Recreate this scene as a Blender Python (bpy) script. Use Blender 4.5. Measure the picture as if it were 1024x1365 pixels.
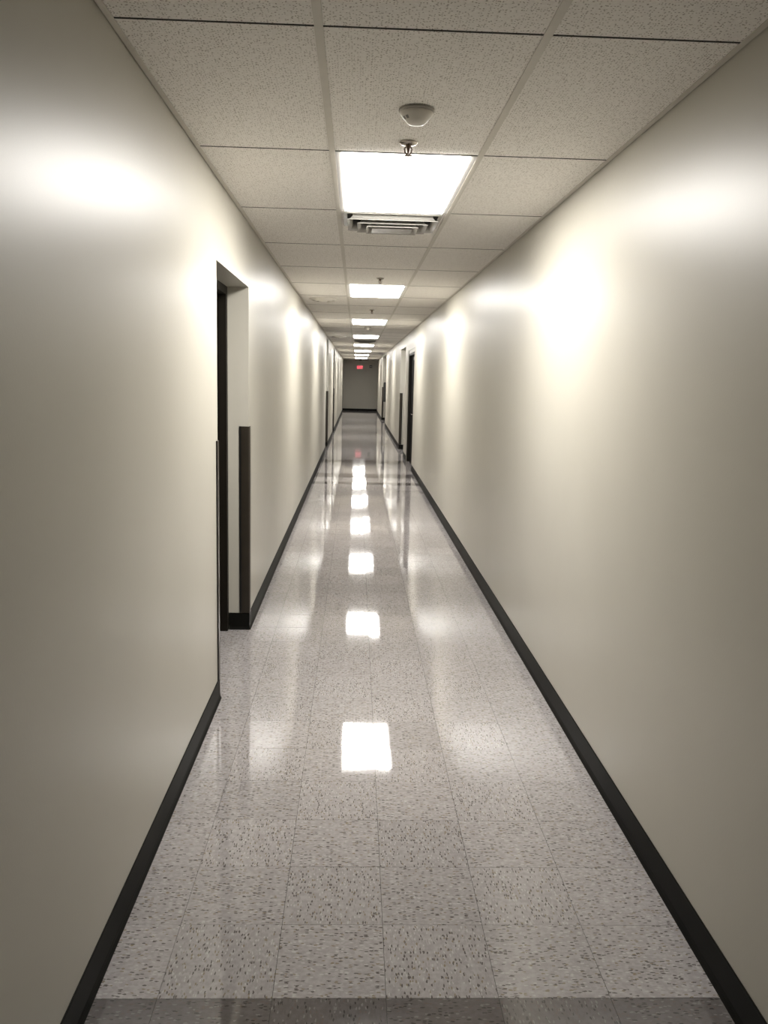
import bpy, bmesh, math, random
from mathutils import Vector, Matrix

# ------------------------------------------------------------------ clear
for o in list(bpy.data.objects):
    bpy.data.objects.remove(o, do_unlink=True)
S = bpy.context.scene
COL = S.collection
R = math.radians
random.seed(4)

# ------------------------------------------------------------------ camera
W, H = 1.707, 2.5565            # corridor width, ceiling height (m)
YE = 43.1                       # far wall of the cross corridor
YT = 41.45                      # where the side walls stop at the cross corridor
YB = -3.0                       # wall behind the camera
CAM = Vector((0.6738, 0.0, 1.6413))
F_PX, PITCH, YAW, ROLL = 1112.0, R(-9.054), R(2.087), R(1.44)
fw = Vector((math.sin(YAW) * math.cos(PITCH), math.cos(YAW) * math.cos(PITCH), math.sin(PITCH)))
rt = fw.cross(Vector((0, 0, 1))).normalized()
up = rt.cross(fw)
r2 = math.cos(ROLL) * rt + math.sin(ROLL) * up
u2 = -math.sin(ROLL) * rt + math.cos(ROLL) * up
cd = bpy.data.cameras.new('camera')
cam = bpy.data.objects.new('camera', cd)
COL.objects.link(cam)
m = Matrix((r2, u2, -fw)).transposed().to_4x4()
m.translation = CAM
cam.matrix_world = m
cd.sensor_fit = 'VERTICAL'
cd.sensor_height = 36.0
cd.lens = F_PX / 1365 * 36.0
cd.clip_start, cd.clip_end = 0.05, 200
S.camera = cam

# ------------------------------------------------------------------ world, exposure
wd = bpy.data.worlds.new('world')
S.world = wd
wd.use_nodes = True
wd.node_tree.nodes['Background'].inputs[0].default_value = (0.5, 0.5, 0.5, 1)
wd.node_tree.nodes['Background'].inputs[1].default_value = 0.0
S.view_settings.view_transform = 'Standard'
S.view_settings.look = 'None'
S.view_settings.gamma = 1
S.view_settings.use_curve_mapping = False
S.view_settings.exposure = 2.04
LENS_POWER = 9.0                # radiance of the light panels

# ------------------------------------------------------------------ materials
def new_mat(name):
    mt = bpy.data.materials.new(name)
    mt.use_nodes = True
    nt = mt.node_tree
    return mt, nt, nt.nodes['Principled BSDF']

def N(nt, typ, **kw):
    n = nt.nodes.new(typ)
    for k, v in kw.items():
        setattr(n, k, v)
    return n

def plain(name, col, rough=0.5, metal=0.0, spec=0.5, var=0.06, scale=18, bump=0.0, bscale=200):
    mt, nt, b = new_mat(name)
    tc = N(nt, 'ShaderNodeTexCoord')
    nz = N(nt, 'ShaderNodeTexNoise')
    nz.inputs['Scale'].default_value = scale
    nz.inputs['Detail'].default_value = 3
    nt.links.new(tc.outputs['Object'], nz.inputs['Vector'])
    rp = N(nt, 'ShaderNodeValToRGB')
    rp.color_ramp.elements[0].position = 0.3
    rp.color_ramp.elements[1].position = 0.7
    rp.color_ramp.elements[0].color = tuple(c * (1 - var) for c in col) + (1,)
    rp.color_ramp.elements[1].color = tuple(min(1, c * (1 + var)) for c in col) + (1,)
    nt.links.new(nz.outputs['Fac'], rp.inputs['Fac'])
    nt.links.new(rp.outputs['Color'], b.inputs['Base Color'])
    b.inputs['Roughness'].default_value = rough
    b.inputs['Metallic'].default_value = metal
    b.inputs['Specular IOR Level'].default_value = spec
    if bump:
        n2 = N(nt, 'ShaderNodeTexNoise')
        n2.inputs['Scale'].default_value = bscale
        n2.inputs['Detail'].default_value = 2
        nt.links.new(tc.outputs['Object'], n2.inputs['Vector'])
        bp = N(nt, 'ShaderNodeBump')
        bp.inputs['Strength'].default_value = bump
        bp.inputs['Distance'].default_value = 0.002
        nt.links.new(n2.outputs['Fac'], bp.inputs['Height'])
        nt.links.new(bp.outputs['Normal'], b.inputs['Normal'])
    return mt

M = {}
def wall_mat():
    mt, nt, b = new_mat('satin_wall_paint')
    tc = N(nt, 'ShaderNodeTexCoord')
    big = N(nt, 'ShaderNodeTexNoise')
    big.inputs['Scale'].default_value = 1.3
    big.inputs['Detail'].default_value = 4
    nt.links.new(tc.outputs['Object'], big.inputs['Vector'])
    rp = N(nt, 'ShaderNodeValToRGB')
    rp.color_ramp.elements[0].position = 0.25
    rp.color_ramp.elements[1].position = 0.75
    rp.color_ramp.elements[0].color = (0.465, 0.444, 0.386, 1)
    rp.color_ramp.elements[1].color = (0.500, 0.478, 0.418, 1)
    nt.links.new(big.outputs['Fac'], rp.inputs['Fac'])
    # faint scuffs
    sc = N(nt, 'ShaderNodeTexNoise')
    sc.inputs['Scale'].default_value = 5.5
    sc.inputs['Detail'].default_value = 8
    sc.inputs['Roughness'].default_value = 0.75
    nt.links.new(tc.outputs['Object'], sc.inputs['Vector'])
    r3 = N(nt, 'ShaderNodeValToRGB')
    r3.color_ramp.elements[0].position = 0.27
    r3.color_ramp.elements[0].color = (0.86, 0.85, 0.83, 1)
    r3.color_ramp.elements[1].position = 0.34
    r3.color_ramp.elements[1].color = (1, 1, 1, 1)
    nt.links.new(sc.outputs['Fac'], r3.inputs['Fac'])
    mx = N(nt, 'ShaderNodeMix', data_type='RGBA', blend_type='MULTIPLY')
    mx.inputs[0].default_value = 1
    nt.links.new(rp.outputs['Color'], mx.inputs[6])
    nt.links.new(r3.outputs['Color'], mx.inputs[7])
    nt.links.new(mx.outputs[2], b.inputs['Base Color'])
    b.inputs['Roughness'].default_value = 0.39
    b.inputs['Specular IOR Level'].default_value = 0.33
    n2 = N(nt, 'ShaderNodeTexNoise')
    n2.inputs['Scale'].default_value = 130
    n2.inputs['Detail'].default_value = 3
    nt.links.new(tc.outputs['Object'], n2.inputs['Vector'])
    bp = N(nt, 'ShaderNodeBump')
    bp.inputs['Strength'].default_value = 0.12
    bp.inputs['Distance'].default_value = 0.002
    nt.links.new(n2.outputs['Fac'], bp.inputs['Height'])
    nt.links.new(bp.outputs['Normal'], b.inputs['Normal'])
    return mt
M['wall'] = wall_mat()

def tile_mat(name, cols, rough=0.35):
    """vinyl composition tile: elongated chips in a ground colour, waxed"""
    mt, nt, b = new_mat(name)
    tc = N(nt, 'ShaderNodeTexCoord')
    oi = N(nt, 'ShaderNodeObjectInfo')
    ad = N(nt, 'ShaderNodeVectorMath', operation='ADD')
    sc = N(nt, 'ShaderNodeVectorMath', operation='SCALE')
    cb = N(nt, 'ShaderNodeCombineXYZ')
    cb.inputs[0].default_value = 37
    cb.inputs[1].default_value = 91
    sc.inputs['Scale'].default_value = 1
    nt.links.new(cb.outputs[0], sc.inputs[0])
    nt.links.new(oi.outputs['Random'], sc.inputs['Scale'])
    nt.links.new(tc.outputs['Object'], ad.inputs[0])
    nt.links.new(sc.outputs['Vector'], ad.inputs[1])
    col = None
    def layer(scl, thr, c, prev):
        mp = N(nt, 'ShaderNodeMapping')
        mp.inputs['Scale'].default_value = scl
        nt.links.new(ad.outputs[0], mp.inputs['Vector'])
        # wobble the chips
        wz = N(nt, 'ShaderNodeTexNoise')
        wz.inputs['Scale'].default_value = 1.3
        wz.inputs['Detail'].default_value = 1
        nt.links.new(mp.outputs[0], wz.inputs['Vector'])
        wa = N(nt, 'ShaderNodeVectorMath', operation='MULTIPLY_ADD')
        wa.inputs[1].default_value = (0.9, 0.9, 0)
        nt.links.new(wz.outputs['Color'], wa.inputs[0])
        nt.links.new(mp.outputs[0], wa.inputs[2])
        vo = N(nt, 'ShaderNodeTexVoronoi', voronoi_dimensions='2D')
        vo.inputs['Scale'].default_value = 1
        nt.links.new(wa.outputs[0], vo.inputs['Vector'])
        sp = N(nt, 'ShaderNodeSeparateColor')
        nt.links.new(vo.outputs['Color'], sp.inputs[0])
        gt = N(nt, 'ShaderNodeMath', operation='GREATER_THAN')
        gt.inputs[1].default_value = thr
        nt.links.new(sp.outputs[0], gt.inputs[0])
        ds = N(nt, 'ShaderNodeMath', operation='LESS_THAN')
        ds.inputs[1].default_value = 0.42
        nt.links.new(vo.outputs['Distance'], ds.inputs[0])
        mu = N(nt, 'ShaderNodeMath', operation='MULTIPLY')
        nt.links.new(gt.outputs[0], mu.inputs[0])
        nt.links.new(ds.outputs[0], mu.inputs[1])
        mx = N(nt, 'ShaderNodeMix', data_type='RGBA')
        nt.links.new(mu.outputs[0], mx.inputs[0])
        nt.links.new(prev, mx.inputs[6])
        mx.inputs[7].default_value = c + (1,)
        return mx.outputs[2]
    base, mid, dark, pale, tan = cols
    bz = N(nt, 'ShaderNodeTexNoise')
    bz.inputs['Scale'].default_value = 55
    bz.inputs['Detail'].default_value = 4
    nt.links.new(ad.outputs[0], bz.inputs['Vector'])
    rp = N(nt, 'ShaderNodeValToRGB')
    rp.color_ramp.elements[0].position = 0.35
    rp.color_ramp.elements[1].position = 0.65
    rp.color_ramp.elements[0].color = mid + (1,)
    rp.color_ramp.elements[1].color = base + (1,)
    nt.links.new(bz.outputs['Fac'], rp.inputs['Fac'])
    c = rp.outputs['Color']
    c = layer((52, 138, 1), 0.72, mid, c)
    c = layer((72, 180, 1), 0.885, pale, c)
    c = layer((78, 180, 1), 0.92, tan, c)
    c = layer((68, 195, 1), 0.87, dark, c)
    # slight tone change from tile to tile
    mr = N(nt, 'ShaderNodeMapRange')
    mr.inputs['To Min'].default_value = 0.94
    mr.inputs['To Max'].default_value = 1.05
    nt.links.new(oi.outputs['Random'], mr.inputs['Value'])
    vm = N(nt, 'ShaderNodeVectorMath', operation='SCALE')
    nt.links.new(c, vm.inputs[0])
    nt.links.new(mr.outputs[0], vm.inputs['Scale'])
    nt.links.new(vm.outputs['Vector'], b.inputs['Base Color'])
    b.inputs['Roughness'].default_value = rough
    b.inputs['Specular IOR Level'].default_value = 0.0
    b.inputs['Coat Weight'].default_value = 1.0
    b.inputs['Coat IOR'].default_value = 1.5
    b.inputs['Coat Roughness'].default_value = 0.045
    # floor polish is slightly wavy
    ge = N(nt, 'ShaderNodeNewGeometry')
    w1 = N(nt, 'ShaderNodeTexNoise')
    w1.inputs['Scale'].default_value = 5
    w1.inputs['Detail'].default_value = 3
    nt.links.new(ge.outputs['Position'], w1.inputs['Vector'])
    bp = N(nt, 'ShaderNodeBump')
    bp.inputs['Strength'].default_value = 0.06
    bp.inputs['Distance'].default_value = 0.004
    nt.links.new(w1.outputs['Fac'], bp.inputs['Height'])
    nt.links.new(bp.outputs['Normal'], b.inputs['Coat Normal'])
    return mt
M['tile'] = tile_mat('pale_vinyl_tile', ((0.395, 0.371, 0.370), (0.32, 0.299, 0.296), (0.115, 0.102, 0.097), (0.46, 0.44, 0.435), (0.24, 0.20, 0.15)))
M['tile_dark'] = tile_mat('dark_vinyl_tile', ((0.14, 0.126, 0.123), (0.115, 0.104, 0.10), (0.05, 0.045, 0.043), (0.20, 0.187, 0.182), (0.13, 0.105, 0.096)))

def acoustic_mat():
    mt, nt, b = new_mat('acoustic_tile')
    tc = N(nt, 'ShaderNodeTexCoord')
    oi = N(nt, 'ShaderNodeObjectInfo')
    cb = N(nt, 'ShaderNodeCombineXYZ')
    cb.inputs[0].default_value = 53
    cb.inputs[1].default_value = 17
    sc = N(nt, 'ShaderNodeVectorMath', operation='SCALE')
    nt.links.new(cb.outputs[0], sc.inputs[0])
    nt.links.new(oi.outputs['Random'], sc.inputs['Scale'])
    ad = N(nt, 'ShaderNodeVectorMath', operation='ADD')
    nt.links.new(tc.outputs['Object'], ad.inputs[0])
    nt.links.new(sc.outputs['Vector'], ad.inputs[1])
    def holes(scale, thr, rad):
        vo = N(nt, 'ShaderNodeTexVoronoi', voronoi_dimensions='2D')
        vo.inputs['Scale'].default_value = scale
        nt.links.new(ad.outputs[0], vo.inputs['Vector'])
        sp = N(nt, 'ShaderNodeSeparateColor')
        nt.links.new(vo.outputs['Color'], sp.inputs[0])
        g = N(nt, 'ShaderNodeMath', operation='GREATER_THAN')
        g.inputs[1].default_value = thr
        nt.links.new(sp.outputs[0], g.inputs[0])
        l = N(nt, 'ShaderNodeMath', operation='LESS_THAN')
        l.inputs[1].default_value = rad
        nt.links.new(vo.outputs['Distance'], l.inputs[0])
        mu = N(nt, 'ShaderNodeMath', operation='MULTIPLY')
        nt.links.new(g.outputs[0], mu.inputs[0])
        nt.links.new(l.outputs[0], mu.inputs[1])
        return mu.outputs[0]
    h1 = holes(120, 0.60, 0.24)
    h2 = holes(75, 0.80, 0.20)
    mxh = N(nt, 'ShaderNodeMath', operation='MAXIMUM')
    nt.links.new(h1, mxh.inputs[0])
    nt.links.new(h2, mxh.inputs[1])
    nz = N(nt, 'ShaderNodeTexNoise')
    nz.inputs['Scale'].default_value = 90
    nz.inputs['Detail'].default_value = 4
    nt.links.new(ad.outputs[0], nz.inputs['Vector'])
    rp = N(nt, 'ShaderNodeValToRGB')
    rp.color_ramp.elements[0].position = 0.3
    rp.color_ramp.elements[1].position = 0.7
    rp.color_ramp.elements[0].color = (0.80, 0.77, 0.73, 1)
    rp.color_ramp.elements[1].color = (0.89, 0.865, 0.825, 1)
    nt.links.new(nz.outputs['Fac'], rp.inputs['Fac'])
    mx = N(nt, 'ShaderNodeMix', data_type='RGBA')
    nt.links.new(mxh.outputs[0], mx.inputs[0])
    nt.links.new(rp.outputs['Color'], mx.inputs[6])
    mx.inputs[7].default_value = (0.42, 0.385, 0.34, 1)
    nt.links.new(mx.outputs[2], b.inputs['Base Color'])
    b.inputs['Roughness'].default_value = 0.9
    b.inputs['Specular IOR Level'].default_value = 0.15
    bp = N(nt, 'ShaderNodeBump')
    bp.inputs['Strength'].default_value = 0.5
    bp.inputs['Distance'].default_value = 0.002
    nt.links.new(nz.outputs['Fac'], bp.inputs['Height'])
    nt.links.new(bp.outputs['Normal'], b.inputs['Normal'])
    return mt
M['acoustic'] = acoustic_mat()

def glow(name, col, strength):
    mt, nt, b = new_mat(name)
    b.inputs['Base Color'].default_value = (0.8, 0.8, 0.8, 1)
    b.inputs['Roughness'].default_value = 0.4
    b.inputs['Emission Color'].default_value = col + (1,)
    b.inputs['Emission Strength'].default_value = strength
    return mt
M['lens'] = glow('lit_prismatic_lens', (1.0, 0.97, 0.92), LENS_POWER)
M['exit_red'] = glow('lit_red_letters', (1.0, 0.05, 0.10), 0.5)
M['rubber'] = plain('black_rubber', (0.005, 0.005, 0.004), 0.55, spec=0.12, var=0.2, scale=6)
M['grid'] = plain('grid_steel', (0.60, 0.57, 0.51), 0.55, var=0.03)
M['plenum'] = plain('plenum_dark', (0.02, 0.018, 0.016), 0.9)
M['troffer'] = plain('troffer_enamel', (0.36, 0.35, 0.33), 0.4, var=0.02)
M['white_plastic'] = plain('white_plastic', (0.66, 0.63, 0.57), 0.35, var=0.03)
M['detector_base'] = plain('detector_base', (0.36, 0.34, 0.30), 0.5, var=0.03)  # base ring painted darker grey for the shadow above the cap
M['grey_plastic'] = plain('grey_plastic', (0.25, 0.24, 0.22), 0.5)
M['register'] = plain('register_enamel', (0.40, 0.385, 0.35), 0.25, var=0.03)
M['chrome'] = plain('chrome', (0.42, 0.38, 0.33), 0.25, metal=1.0, var=0.05)
M['brass_dark'] = plain('aged_brass', (0.16, 0.11, 0.08), 0.4, metal=0.8)
M['door_black'] = plain('black_door_paint', (0.005, 0.004, 0.003), 0.65, spec=0.05, var=0.2, scale=4)
M['frame_dark'] = plain('dark_bronze_frame', (0.009, 0.007, 0.004), 0.5, spec=0.25, var=0.15, scale=5)
M['guard'] = plain('dark_bronze_vinyl', (0.026, 0.021, 0.015), 0.35, spec=0.35, var=0.15, scale=9)
M['guard_edge'] = plain('black_guard_edge', (0.008, 0.008, 0.007), 0.4)
M['device_black'] = plain('black_device', (0.010, 0.010, 0.010), 0.4)

# ------------------------------------------------------------------ mesh helpers
def add_box(bm, x0, x1, y0, y1, z0, z1):
    v = [bm.verts.new((x, y, z)) for x in (x0, x1) for y in (y0, y1) for z in (z0, z1)]
    for f in ((0, 1, 3, 2), (4, 6, 7, 5), (0, 4, 5, 1), (2, 3, 7, 6), (0, 2, 6, 4), (1, 5, 7, 3)):
        bm.faces.new([v[i] for i in f])

def add_bevel_box(bm, x0, x1, y0, y1, z0, z1, r):
    t = bmesh.new()
    add_box(t, x0, x1, y0, y1, z0, z1)
    bmesh.ops.bevel(t, geom=t.edges[:], offset=r, segments=2, affect='EDGES', profile=0.6)
    me = bpy.data.meshes.new('tmp')
    t.to_mesh(me); t.free()
    bm.from_mesh(me)
    bpy.data.meshes.remove(me)

def add_lathe(bm, prof, c=(0, 0, 0), seg=32, cap=True):
    rings = []
    for r, z in prof:
        rings.append([bm.verts.new((c[0] + r * math.cos(2 * math.pi * i / seg), c[1] + r * math.sin(2 * math.pi * i / seg), c[2] + z)) for i in range(seg)])
    for a, b in zip(rings, rings[1:]):
        for i in range(seg):
            bm.faces.new((a[i], a[(i + 1) % seg], b[(i + 1) % seg], b[i]))
    if cap:
        bm.faces.new(rings[0]); bm.faces.new(rings[-1])

def add_prism(bm, poly, axis, a0, a1):
    """poly: list of 2D points, extruded along axis 'x','y' or 'z'"""
    def P(p, t):
        return {'x': (t, p[0], p[1]), 'y': (p[0], t, p[1]), 'z': (p[0], p[1], t)}[axis]
    A = [bm.verts.new(P(p, a0)) for p in poly]
    B = [bm.verts.new(P(p, a1)) for p in poly]
    n = len(poly)
    for i in range(n):
        bm.faces.new((A[i], A[(i + 1) % n], B[(i + 1) % n], B[i]))
    bm.faces.new(A); bm.faces.new(B)

def add_tube(bm, pts, r, seg=10):
    rings = []
    for i, p in enumerate(pts):
        p = Vector(p)
        d = (Vector(pts[min(i + 1, len(pts) - 1)]) - Vector(pts[max(i - 1, 0)])).normalized()
        a = d.orthogonal().normalized(); b = d.cross(a)
        if i and rings:
            a = pa - d * pa.dot(d); a.normalize(); b = d.cross(a)
        pa = a
        rings.append([bm.verts.new(p + r * (a * math.cos(2 * math.pi * k / seg) + b * math.sin(2 * math.pi * k / seg))) for k in range(seg)])
    for A, B in zip(rings, rings[1:]):
        for k in range(seg):
            bm.faces.new((A[k], A[(k + 1) % seg], B[(k + 1) % seg], B[k]))
    bm.faces.new(rings[0]); bm.faces.new(rings[-1])

def obj(name, bm, mat, parent=None, loc=(0, 0, 0), smooth=False):
    bmesh.ops.recalc_face_normals(bm, faces=bm.faces[:])
    me = bpy.data.meshes.new(name)
    bm.to_mesh(me); bm.free()
    me.materials.append(mat if not isinstance(mat, str) else M[mat])
    if smooth:
        for p in me.polygons:
            p.use_smooth = True
        try:
            me.set_sharp_from_angle(angle=R(40))
        except Exception:
            pass
    o = bpy.data.objects.new(name, me)
    o.location = loc
    o.parent = parent
    COL.objects.link(o)
    return o

def boxes(name, lst, mat, parent=None, loc=(0, 0, 0)):
    bm = bmesh.new()
    for b in lst:
        add_box(bm, *b)
    return obj(name, bm, mat, parent, loc)

def struct(o):
    o['kind'] = 'structure'
    return o

def tag(o, label, cat, group=None):
    o['label'] = label; o['category'] = cat
    if group: o['group'] = group
    return o

def thing(name, label, cat, loc, group=None):
    o = bpy.data.objects.new(name, None)
    o.empty_display_size = 0.1
    o.location = loc
    COL.objects.link(o)
    return tag(o, label, cat, group)

def dup(root, loc, label=None, group=None):
    r = root.copy(); COL.objects.link(r); r.location = loc
    if label: r['label'] = label
    if group: r['group'] = group
    for ch in list(root.children):
        c = ch.copy(); COL.objects.link(c); c.parent = r
        for g in ch.children:
            d = g.copy(); COL.objects.link(d); d.parent = c
    return r

# ------------------------------------------------------------------ walls
TH = 0.30                                     # wall thickness
OL = [(4.109, 5.3025, 2.178), (18.70, 20.10, 2.50), (24.35, 25.60, 2.50)]             # openings in the left wall
OR = [(15.20, 16.95, 2.213), (17.95, 19.82, 2.33), (29.70, 33.70, 2.50)]              # openings in the right wall
ZT = H + 0.22
def wall(name, x0, x1, openings, back):
    lst = []
    y = YB
    for (a, b, zt) in openings:
        lst.append((x0, x1, y, a, -0.004, ZT))
        lst.append((x0, x1, a, b, zt, ZT))
        y = b
    lst.append((x0, x1, y, YT, -0.004, ZT))
    lst.append((back[0], back[1], YB, YT, -0.004, ZT))  # unseen slab behind the wall, added to block light at the openings
    return struct(boxes(name, lst, 'wall'))
wall('wall_left', -TH, 0, OL, (-TH - 0.06, -TH))
wall('wall_right', W, W + TH, OR, (W + TH, W + TH + 0.06))
struct(boxes('wall_back', [(-TH, W + TH, YB - 0.1, YB, -0.004, ZT)], 'wall'))
struct(boxes('wall_end', [(-2.5, W + 2.5, YE, YE + 0.12, -0.004, ZT),
                          (-2.5, -2.4, YT, YE, -0.004, ZT), (W + 2.4, W + 2.5, YT, YE, -0.004, ZT),
                          (-2.5, -TH - 0.06, YT - 0.15, YT, -0.004, ZT), (W + TH + 0.06, W + 2.5, YT - 0.15, YT, -0.004, ZT)], 'wall'))

# ------------------------------------------------------------------ floor and its tiles
T = 0.3048
G = 0.0013                                    # joint
XJ, YF = -0.1294, 2.0041                      # a corner of the tile grid
floor = struct(boxes('floor', [(-TH - 0.06, W + TH + 0.06, YB - 0.1, YT, -0.12, -0.004),
                               (-2.5, W + 2.5, YT, YE + 0.12, -0.12, -0.004)], 'plenum'))
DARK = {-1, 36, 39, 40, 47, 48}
ZF = -0.004
def tile_mesh(name, wx, mat):
    bm = bmesh.new()
    add_box(bm, -wx / 2, wx / 2, -T / 2 + G / 2, T / 2 - G / 2, 0, 0.004)
    bmesh.ops.recalc_face_normals(bm, faces=bm.faces[:])
    me = bpy.data.meshes.new(name); bm.to_mesh(me); bm.free()
    me.materials.append(M[mat])
    return me
cols = [(0.0, XJ + T)] + [(XJ + i * T, XJ + (i + 1) * T) for i in range(1, 5)] + [(XJ + 5 * T, W)]
tm = {}
for ci, (a, b) in enumerate(cols):
    wx = b - a - G
    key = 'edge%d' % ci if ci in (0, 5) else 'full'
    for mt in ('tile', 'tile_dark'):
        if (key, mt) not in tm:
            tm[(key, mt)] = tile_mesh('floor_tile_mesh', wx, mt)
NEAR = 48
for n in range(-2, NEAR):
    for ci, (a, b) in enumerate(cols):
        key = 'edge%d' % ci if ci in (0, 5) else 'full'
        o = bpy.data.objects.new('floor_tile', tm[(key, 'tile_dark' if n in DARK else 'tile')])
        o.location = ((a + b) / 2, YF + (n + 0.5) * T, ZF)
        if key == 'full' and (n + ci) % 2:
            o.rotation_euler.z = math.pi / 2 * (1 if (n * 7 + ci) % 3 else -1)
        o.rotation_euler.x = random.gauss(0, 0.0009)
        o.rotation_euler.y = random.gauss(0, 0.0007)
        o.parent = floor
        COL.objects.link(o)
# the tiles beyond, behind the camera and in the recesses: joined
bm = bmesh.new(); bd = bmesh.new()
n_end = int((YT - YF) / T)
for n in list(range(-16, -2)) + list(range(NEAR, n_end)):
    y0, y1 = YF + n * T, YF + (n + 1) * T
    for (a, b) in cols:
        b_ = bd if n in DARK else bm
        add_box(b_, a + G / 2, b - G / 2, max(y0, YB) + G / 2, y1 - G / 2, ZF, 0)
        b_.verts.ensure_lookup_table()
        t1, t2 = random.gauss(0, 0.0009), random.gauss(0, 0.0007)
        for v in b_.verts[-8:]:
            v.co.z += (v.co.y - (y0 + y1) / 2) * t1 + (v.co.x - (a + b) / 2) * t2
yc = YF + n_end * T
k0 = -8
while XJ + k0 * T < W + 2.4:
    for j in range(6):
        y0, y1 = yc + j * T, min(yc + (j + 1) * T, YE)
        xa, xb = XJ + k0 * T, XJ + (k0 + 1) * T
        if j == 0 and (xb <= 0.01 or xa >= W - 0.01): continue
        if j == 0: xa, xb = max(xa, 0), min(xb, W)
        if y1 - y0 > 0.02:
            add_box(bm, max(xa, -2.4) + G / 2, min(xb, W + 2.4) - G / 2, y0 + G / 2, y1 - G / 2, ZF, 0)
    k0 += 1
for lst, xa, xb in ((OL, -TH, 0), (OR, W, W + TH)):
    for (a, b, z) in lst:
        add_box(bm, xa, xb, a, b, ZF, 0)
f1 = obj('floor_tile_field', bm, 'tile', floor); f1['kind'] = 'stuff'
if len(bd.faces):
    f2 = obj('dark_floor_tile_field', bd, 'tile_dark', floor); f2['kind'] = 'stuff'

# ------------------------------------------------------------------ ceiling: tiles in a grid
ceil = struct(boxes('ceiling', [(-TH - 0.06, W + TH + 0.06, YB - 0.1, YT, H + 0.22, H + 0.27),
                                (-2.5, W + 2.5, YT, YE + 0.12, H + 0.22, H + 0.27)], 'plenum'))
D = 1.2192
YC, XT = 2.378, 0.5559
XT2 = XT + 0.6096
TW = 0.0238                                    # tee flange
WA = 0.022                                     # wall angle flange
LIGHTS = [1, 5, 9, 13, 17, 21, 25, 29]
ccols = [(WA - 0.006, XT - TW / 2 + 0.004), (XT + TW / 2 - 0.004, XT2 - TW / 2 + 0.004), (XT2 + TW / 2 - 0.004, W - WA + 0.006)]
def ctile(name, wx, wy):
    bm = bmesh.new()
    add_box(bm, -wx / 2, wx / 2, -wy / 2, wy / 2, 0, 0.016)
    bmesh.ops.recalc_face_normals(bm, faces=bm.faces[:])
    me = bpy.data.meshes.new(name); bm.to_mesh(me); bm.free()
    me.materials.append(M['acoustic'])
    return me
GAP = 0.0082
cm = [ctile('ceiling_tile_mesh', b - a, D - GAP) for a, b in ccols]
KMAX = 32
for k in range(-4, KMAX):
    for ci, (a, b) in enumerate(ccols):
        if ci == 1 and k in LIGHTS: continue
        o = bpy.data.objects.new('ceiling_tile', cm[ci])
        o.location = ((a + b) / 2, YC + (k + 0.5) * D, H)
        o.parent = ceil
        COL.objects.link(o)
yk = YC + KMAX * D
bm = bmesh.new()
for (a, b) in ccols:
    add_box(bm, a, b, yk + GAP / 2, YE, H, H + 0.016)
add_box(bm, -2.4, -0.0, YT, YE, H, H + 0.016); add_box(bm, W, W + 2.4, YT, YE, H, H + 0.016)
obj('ceiling_tile_field', bm, 'acoustic', ceil)['kind'] = 'stuff'
y0c = YC - 4 * D
for x in (XT, XT2):
    boxes('main_tee', [(x - TW / 2, x + TW / 2, y0c, YE - 0.01, H - 0.0035, H - 0.0005), (x - 0.001, x + 0.001, y0c, YE - 0.01, H - 0.0005, H + 0.03)], 'grid', ceil)
bm = bmesh.new(); add_box(bm, 0.003, WA, y0c, YT, H - 0.0035, H - 0.0005); obj('wall_angle', bm, 'grid', ceil)
bm = bmesh.new(); add_box(bm, W - WA, W - 0.003, y0c, YT, H - 0.0035, H - 0.0005); obj('wall_angle', bm, 'grid', ceil)
# cross tees drawn as near-black strips, standing in for the shadow in the joints
ct = []
for ci, (a, b) in enumerate(ccols):
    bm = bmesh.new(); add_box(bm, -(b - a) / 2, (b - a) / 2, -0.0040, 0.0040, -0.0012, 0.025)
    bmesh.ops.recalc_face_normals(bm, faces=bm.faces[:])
    me = bpy.data.meshes.new('cross_joint_shade_mesh'); bm.to_mesh(me); bm.free(); me.materials.append(M['plenum'])
    ct.append(me)
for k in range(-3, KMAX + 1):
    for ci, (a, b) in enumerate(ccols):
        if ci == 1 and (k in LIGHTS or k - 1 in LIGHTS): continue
        o = bpy.data.objects.new('cross_joint_shade', ct[ci])
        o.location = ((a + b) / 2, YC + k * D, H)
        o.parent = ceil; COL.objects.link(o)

# ------------------------------------------------------------------ baseboards
HB = 0.111
def base_profile(s):
    return [(0, 0), (0.012 * s, 0), (0.0105 * s, 0.004), (0.0065 * s, 0.013), (0.0042 * s, 0.024), (0.0038 * s, HB - 0.003), (0.0025 * s, HB), (0, HB)]
def base_run(name, x, s, y0, y1):
    bm = bmesh.new()
    add_prism(bm, [(x + px, pz + 0.0003) for px, pz in base_profile(s)], 'y', y0, y1)
    return struct(obj(name, bm, 'rubber'))
def base_cross(name, y, s, x0, x1):
    bm = bmesh.new()
    add_prism(bm, [(y + py, pz + 0.0003) for py, pz in base_profile(s)], 'x', x0, x1)
    return struct(obj(name, bm, 'rubber'))
def base_side(name, x, s, openings, skip_reveal):
    y = YB
    for i, (a, b, z) in enumerate(openings):
        base_run(name, x, s, y, a + 0.004)
        if i not in skip_reveal:
            e = x - s * 0.128
            base_cross(name, b, -1, min(e, x + s * 0.004), max(e, x + s * 0.004))
        y = b - 0.004
    base_run(name, x, s, y, YT)
base_side('baseboard_left', 0, 1, OL, ())
base_side('baseboard_right', W, -1, OR, (0,))
base_cross('baseboard_end', YE, -1, -2.4, W + 2.4)

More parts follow.
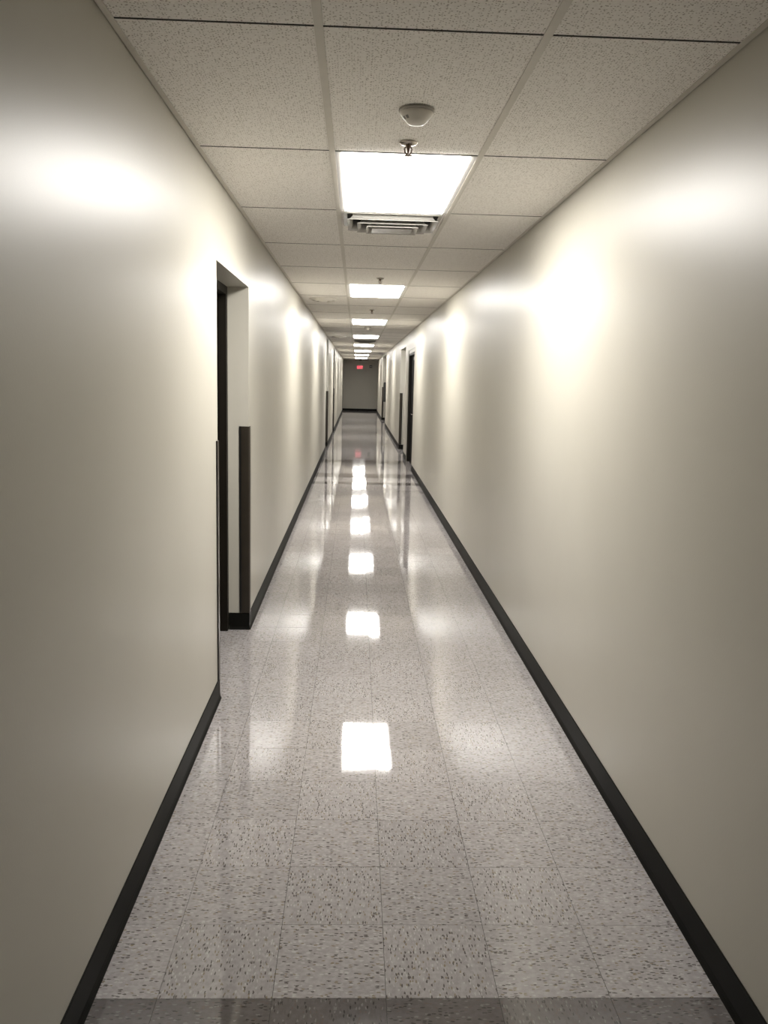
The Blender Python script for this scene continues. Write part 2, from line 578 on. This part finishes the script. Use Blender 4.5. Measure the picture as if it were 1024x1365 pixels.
# ------------------------------------------------------------------ doors
def door(n, side, y0, y1, zt, depth, face=0.05, frame='frame_dark', leaf='door_black', handle_y=None, double=False):
    """side +1: recess in the right wall, -1: left wall"""
    x = W if side > 0 else 0
    d = bpy.data.objects.new('door_%d' % n, None); COL.objects.link(d)
    d.location = (x + side * depth, (y0 + y1) / 2, 0); d['kind'] = 'structure'
    L = (y1 - y0) / 2
    def bx(name, mat, lst, par=None):
        bm = bmesh.new()
        for (u0, u1, v0, v1, w0, w1) in lst:       # u: depth beyond the recess back
            xa, xb = sorted((side * u0, side * u1))
            add_bevel_box(bm, xa, xb, v0, v1, w0, w1, 0.0015)
        return obj(name, bm, mat, par or d)
    e = 0.001
    bx('jamb', frame, [(0, 0.05, -L + e, -L + face, 0.001, zt - e), (0.035, 0.11, -L + e, -L + face - 0.016, 0.001, zt - e)])
    bx('jamb', frame, [(0, 0.05, L - face, L - e, 0.001, zt - e), (0.035, 0.11, L - face + 0.016, L - e, 0.001, zt - e)])
    bx('head', frame, [(0, 0.05, -L + face, L - face, zt - face, zt - e), (0.035, 0.11, -L + face, L - face, zt - face + 0.016, zt - e)])
    xs = [(-L + face + 0.003 - 0.013, L - face - 0.003 + 0.013)]
    if double:
        xs = [(xs[0][0], -0.002), (0.002, xs[0][1])]
    for (a, b) in xs:
        lf = bx('leaf', leaf, [(0.054, 0.098, a, b, 0.008, zt - face + 0.01)])
        lf.name = 'leaf'
    return d
d1 = door(1, -1, OL[0][0], OL[0][1], OL[0][2], 0.130)
door(2, -1, OL[1][0], OL[1][1], OL[1][2], 0.130)
door(3, -1, OL[2][0], OL[2][1], OL[2][2], 0.012)
d4 = door(4, 1, OR[0][0], OR[0][1], 2.15, 0.012, face=0.045)
door(5, 1, OR[1][0], OR[1][1], OR[1][2], 0.130)
door(6, 1, OR[2][0], OR[2][1], OR[2][2], 0.130, double=True)

def lever(dr, side, u, v, z):
    par = [c for c in dr.children if c.name.startswith('leaf')][0]
    bm = bmesh.new()
    add_bevel_box(bm, *(sorted((side * u, side * (u - 0.006)))), v - 0.03, v + 0.03, z - 0.09, z + 0.09, 0.002)
    pl = obj('lockset_plate', bm, 'chrome', par)
    bm = bmesh.new()
    add_tube(bm, [(side * u, v, z), (side * (u - 0.045), v, z), (side * (u - 0.055), v + 0.012, z), (side * (u - 0.055), v + 0.12, z)], 0.009)
    obj('lever_handle', bm, 'chrome', par, smooth=True)
# door leaf of door 4: handle, closer, white head panel above
lever(d4, 1, 0.054, -0.42, 1.0)
bm = bmesh.new(); add_bevel_box(bm, 0.012, 0.054, -0.62, -0.30, 2.00, 2.06, 0.006); obj('door_closer', bm, 'grey_plastic', [c for c in d4.children if c.name.startswith('leaf')][0])
bm = bmesh.new(); add_bevel_box(bm, -0.002, 0.05, -0.874, 0.874, 2.151, 2.212, 0.002); obj('head_trim', bm, 'white_plastic', d4)
lever(d1, -1, 0.054, -0.40, 1.0)

# ------------------------------------------------------------------ corner guards (on the outer corners of the recesses)
GW, GT = 0.046, 0.007
def guard(x, y, sx, sy, z0, z1, label, group=None):
    """outer corner at (x,y): faces point towards sx (corridor) and sy (along the corridor)"""
    t = thing('corner_guard', label, 'corner guard', (x, y, z0), group)
    r = 0.012
    out = [(-sx * GW, sy * GT)]
    # from the reveal end round the nose to the corridor end
    cx, cy = sx * (GT - r), sy * (GT - r)
    for i in range(7):
        a = math.pi / 2 * i / 6
        out.append((cx + sx * r * math.sin(a), cy + sy * r * math.cos(a)))
    out += [(sx * GT, -sy * GW), (0.0004 * sx, -sy * GW), (0.0004 * sx, 0.0004 * sy), (-sx * GW, 0.0004 * sy)]
    bm = bmesh.new(); add_prism(bm, out, 'z', 0.0, z1 - z0)
    obj('cover', bm, 'guard', t, smooth=True)
    for nm, box in (('black_edge', (-sx * (GW + 0.013), -sx * GW, 0.0004 * sy, sy * 0.005)),
                    ('black_edge', (0.0004 * sx, 0.005 * sx, -sy * (GW + 0.004), -sy * GW))):
        bm = bmesh.new()
        xa, xb = sorted(box[:2]); ya, yb = sorted(box[2:])
        add_box(bm, xa, xb, ya, yb, 0, z1 - z0)
        obj(nm, bm, 'guard_edge', t)  # narrow black strip beside each flange of the cover
    return t
ZG0, ZG1 = HB + 0.002, 1.325
guard(0, OL[0][0], 1, 1, ZG0, ZG1, 'dark bronze corner guard edge-on beside the big dark doorway in the long blank wall')
guard(0, OL[0][1], 1, -1, ZG0, ZG1, 'dark bronze corner guard on the pale reveal of the big near doorway')
guard(0, OL[1][1], 1, -1, ZG0, ZG1, 'thin dark corner guard on first small recess past the big doorway')
guard(0, OL[2][1], 1, -1, ZG0, ZG1, 'black corner guard on the second small recess past the big doorway')
guard(W, OR[1][1], -1, -1, ZG0, ZG1, 'brown corner guard on recess just beyond the black door')
guard(W, OR[2][1], -1, -1, ZG0, ZG1, 'dark corner guard at the dark recess past the wall box')
guard(0, YT, 1, 1, ZG0, ZG1, 'corner guard at the cross corridor, on the wall with the bronze-guarded doorway')
guard(W, YT, -1, 1, ZG0, ZG1, 'corner guard at the cross corridor, on the wall with the black door')

# ------------------------------------------------------------------ ceiling lights
XM = (XT + XT2) / 2
def make_light(loc, label, group):
    t = thing('ceiling_light', label, 'ceiling light', loc, group)
    w, l = 0.6096 - TW, D - 0.012
    f = 0.025
    e = 0.015
    dz = -0.0025
    boxes('housing', [(-w / 2, w / 2, -l / 2, l / 2, 0.012, 0.09)], 'troffer', t)
    boxes('door_frame', [(-w / 2, -w / 2 + f, -l / 2, l / 2, dz, 0.012), (w / 2 - f, w / 2, -l / 2, l / 2, dz, 0.012),
                         (-w / 2 + f, w / 2 - f, -l / 2, -l / 2 + e, dz, 0.012), (-w / 2 + f, w / 2 - f, l / 2 - e, l / 2, dz, 0.012)], 'troffer', t)
    bm = bmesh.new()
    add_box(bm, -w / 2 + f + 0.001, w / 2 - f - 0.001, -l / 2 + e + 0.001, l / 2 - e - 0.001, dz - 0.006, 0.011)
    obj('lens', bm, 'lens', t)
    return t
lab = {1: 'glaring ceiling light panel between the sprinkler head and louvred air register',
       5: 'ceiling light panel with sprinkler before it, beside round ceiling diffuser tile',
       9: 'ceiling light panel with a small pale detector right behind it',
       29: 'last ceiling light panel, in front of the red exit sign'}
L1 = None
for k in LIGHTS:
    loc = (XM, YC + (k + 0.5) * D, H)
    lb = lab.get(k, 'distant bright ceiling light panel in the row before the exit sign light')
    gp = 'row of corridor ceiling lights'
    if L1 is None: L1 = make_light(loc, lb, gp)
    else: dup(L1, loc, lb, gp)

# ------------------------------------------------------------------ smoke detector
def smoke(loc, label, sc=1.0):
    t = thing('smoke_detector', label, 'smoke detector', loc)
    bm = bmesh.new(); add_lathe(bm, [(0.056 * sc, 0), (0.061 * sc, -0.002), (0.061 * sc, -0.008), (0.056 * sc, -0.012)])
    obj('mounting_base', bm, 'detector_base', t, smooth=True)
    bm = bmesh.new(); add_lathe(bm, [(0.057 * sc, -0.0122), (0.056 * sc, -0.018), (0.047 * sc, -0.029), (0.037 * sc, -0.040), (0.028 * sc, -0.048), (0.016 * sc, -0.051), (0.002, -0.052)])
    obj('cap', bm, 'white_plastic', t, smooth=True)
    bm = bmesh.new()
    for a in (R(200), R(222)):
        v = []
        for (rr, zz) in ((0.0485, -0.0275), (0.041, -0.0362)):
            for da in (-0.13, 0.13):
                v.append(bm.verts.new((rr * sc * math.cos(a + da), rr * sc * math.sin(a + da), zz - 0.0008)))
        bm.faces.new((v[0], v[1], v[3], v[2]))
    bmesh.ops.solidify(bm, geom=bm.faces[:], thickness=0.0008)
    obj('vent_slots', bm, 'grey_plastic', t)
    return t
smoke((0.862, 3.035, H), 'white cone-shaped smoke detector on ceiling tile ahead of the sprinkler')
smoke((0.86, 15.35, H), 'small pale detector on the ceiling behind the third light panel', 0.95)

# ------------------------------------------------------------------ sprinkler heads
def sprinkler(loc, label):
    t = thing('sprinkler_head', label, 'sprinkler', loc, 'ceiling sprinkler heads')
    bm = bmesh.new(); add_lathe(bm, [(0.012, -0.001), (0.034, -0.001), (0.036, -0.004), (0.030, -0.010), (0.016, -0.013), (0.012, -0.008)], cap=False)
    obj('escutcheon', bm, 'chrome', t, smooth=True)
    bm = bmesh.new(); add_lathe(bm, [(0.011, 0.02), (0.011, -0.018), (0.008, -0.022), (0.004, -0.040), (0.003, -0.046)], seg=16)
    for s in (-1, 1):
        add_tube(bm, [(s * 0.008, 0, -0.018), (s * 0.015, 0, -0.026), (s * 0.013, 0, -0.038), (s * 0.004, 0, -0.049)], 0.0025, 8)
    obj('body', bm, 'brass_dark', t, smooth=True)
    bm = bmesh.new(); add_lathe(bm, [(0.003, -0.049), (0.0165, -0.0505), (0.0165, -0.052), (0.003, -0.0515)], seg=20)
    obj('deflector', bm, 'brass_dark', t, smooth=True)
    return t
s1 = sprinkler((0.858, 3.435, H), 'sprinkler head between smoke detector and the first light panel')
dup(s1, (0.873, 7.90, H), 'sprinkler head on tile just ahead of the second light panel')
dup(s1, (0.863, 11.50, H), 'sprinkler head between the second and third light panels')
dup(s1, (0.855, 26.6, H), 'tiny sprinkler head among the distant light panels')

# ------------------------------------------------------------------ air register after the first light, and a second one far off
def register(loc, label):
    t = thing('air_register', label, 'air vent', loc, 'louvred air registers')
    w, l = 0.555, 0.40
    bm = bmesh.new()
    for (x0, x1, y0, y1) in ((-w/2, w/2, -l/2, -l/2+0.02), (-w/2, w/2, l/2-0.02, l/2), (-w/2, -w/2+0.02, -l/2+0.02, l/2-0.02), (w/2-0.02, w/2, -l/2+0.02, l/2-0.02)):
        add_box(bm, x0, x1, y0, y1, -0.006, -0.0005)
    obj('face_frame', bm, 'register', t)
    boxes('throat', [(-w/2+0.02, w/2-0.02, -l/2+0.02, l/2-0.02, -0.0015, -0.0005)], 'plenum', t)
    # three nested curved blades, open towards the near side
    for i, (ins, drop) in enumerate(((0.022, 0.034), (0.078, 0.048), (0.130, 0.060))):
        a, b = w/2 - ins, l/2 - ins * 0.62
        bm = bmesh.new()
        prof = [(0.030, -0.002), (0.026, -drop * 0.45), (0.014, -drop * 0.85), (0.0, -drop)]
        path = lambda q: [(-a + q, -b + q), (-a + q, b - q), (a - q, b - q), (a - q, -b + q)]
        rings = [[bm.verts.new((x, y, z)) for x, y in path(q)] for q, z in prof]
        for A, B in zip(rings, rings[1:]):
            for j in range(4):
                bm.faces.new((A[j], A[(j+1) % 4], B[(j+1) % 4], B[j]))
        bmesh.ops.recalc_face_normals(bm, faces=bm.faces[:])
        bmesh.ops.solidify(bm, geom=bm.faces[:], thickness=0.0016)
        obj('louvre_blade', bm, 'register', t, smooth=True)
    bm = bmesh.new(); add_bevel_box(bm, -0.115, 0.115, -0.075, 0.075, -0.064, -0.060, 0.001)
    obj('centre_plate', bm, 'register', t)
    return t
rg = register((XM, YC + 2 * D + 0.245, H), 'white louvred air register right behind the brightest light panel')
dup(rg, (XM, 20.7, H), 'distant dark-slotted air register behind the fourth light panel')

# ------------------------------------------------------------------ round diffusers in the left row of tiles
def round_diff(loc, label):
    t = thing('round_diffuser', label, 'air diffuser', loc, 'round ceiling diffusers')
    for i, (r0, r1, z0, z1) in enumerate(((0.17, 0.135, -0.001, -0.022), (0.125, 0.085, -0.008, -0.032), (0.075, 0.03, -0.016, -0.040))):
        bm = bmesh.new()
        add_lathe(bm, [(r0, z0), (r0 - 0.002, z0 - 0.004), (r1, z1), (r1 - 0.004, z1 + 0.002), (r0 - 0.012, z0 + 0.001)], seg=40, cap=False)
        obj('diffuser_cone', bm, 'white_plastic', t, smooth=True)
    bm = bmesh.new(); add_lathe(bm, [(0.13, -0.0012), (0.13, -0.0025)], seg=32); obj('throat', bm, 'plenum', t)
    bm = bmesh.new(); add_lathe(bm, [(0.012, -0.003), (0.012, -0.03), (0.03, -0.036), (0.028, -0.040), (0.001, -0.042)], seg=24); obj('centre_cap', bm, 'white_plastic', t, smooth=True)
    return t
rd = round_diff((0.265, 10.10, H), 'round white ceiling diffuser on tile beside the second light panel')
dup(rd, (0.265, 18.95, H), 'round ceiling diffuser beside the fourth light panel')

# ------------------------------------------------------------------ things at the far end and on the walls
t = thing('exit_sign', 'red lit EXIT sign on the far end wall', 'exit sign', (0.835, YE - 0.001, 2.09))
bm = bmesh.new(); add_bevel_box(bm, -0.165, 0.165, -0.05, 0, 0, 0.205, 0.006); obj('housing', bm, 'white_plastic', t)
bm = bmesh.new(); add_bevel_box(bm, -0.10, 0.10, -0.06, 0, 0.206, 0.25, 0.006); obj('canopy', bm, 'white_plastic', t)
fc = bpy.data.curves.new('exit_text', 'FONT')
fc.body = 'EXIT'; fc.size = 0.195; fc.align_x = 'CENTER'; fc.align_y = 'CENTER'; fc.extrude = 0.003; fc.offset = 0.003; fc.resolution_u = 3
fo = bpy.data.objects.new('tmp_text', fc); COL.objects.link(fo)
bpy.context.view_layer.update()
me = bpy.data.meshes.new_from_object(fo.evaluated_get(bpy.context.evaluated_depsgraph_get()))
bpy.data.objects.remove(fo, do_unlink=True)
xs = [v.co.x for v in me.vertices]
kx = 0.29 / (max(xs) - min(xs))
for v in me.vertices: v.co.x *= kx
me.materials.clear(); me.materials.append(M['exit_red'])
lo = bpy.data.objects.new('lettering', me); COL.objects.link(lo)
lo.parent = t; lo.location = (0, -0.0525, 0.1025); lo.rotation_euler = (math.pi / 2, 0, 0)
lo['label'] = 'red letters EXIT'

t = thing('wall_sounder', 'small black box with a pale stripe on end wall beside exit sign', 'wall device', (1.385, YE - 0.001, 2.18))
bm = bmesh.new(); add_bevel_box(bm, -0.07, 0.07, -0.05, 0, 0, 0.13, 0.006); obj('body', bm, 'device_black', t)
bm = bmesh.new(); add_bevel_box(bm, -0.045, 0.045, -0.053, -0.0502, 0.053, 0.078, 0.001); obj('stripe', bm, 'white_plastic', t)

t = thing('dome_camera', 'small black dome camera hanging from ceiling in front of exit sign', 'camera', (0.862, 39.75, H))
bm = bmesh.new(); add_lathe(bm, [(0.062, -0.001), (0.064, -0.02), (0.058, -0.028), (0.056, -0.03)], seg=24); obj('mount', bm, 'device_black', t, smooth=True)
bm = bmesh.new(); add_lathe(bm, [(0.05 * math.cos(R(a)), -0.0302 - 0.05 * math.sin(R(a))) for a in (0, 15, 30, 45, 60, 75, 88)], seg=24); obj('dome', bm, 'device_black', t, smooth=True)

t = thing('wall_box', 'narrow dark box fixed on wall before the dark recess', 'wall box', (W - 0.0005, 29.60, 0.85))
bm = bmesh.new(); add_bevel_box(bm, -0.075, 0, -0.16, 0.08, 0, 0.68, 0.006); obj('body', bm, 'device_black', t)
bm = bmesh.new(); add_bevel_box(bm, -0.083, -0.0755, -0.15, 0.07, 0.02, 0.66, 0.003); obj('lid', bm, 'guard', t)

t = thing('wall_outlet', 'small white outlet low on wall between black door and recess', 'outlet', (W - 0.0005, 17.62, 0.30))
bm = bmesh.new(); add_bevel_box(bm, -0.02, 0, -0.036, 0.036, 0, 0.115, 0.003); obj('cover_plate', bm, 'white_plastic', t)
for z in (0.035, 0.08):
    bm = bmesh.new(); add_bevel_box(bm, -0.023, -0.0202, -0.016, 0.016, z - 0.014, z + 0.014, 0.001); obj('socket', bm, 'grey_plastic', t)
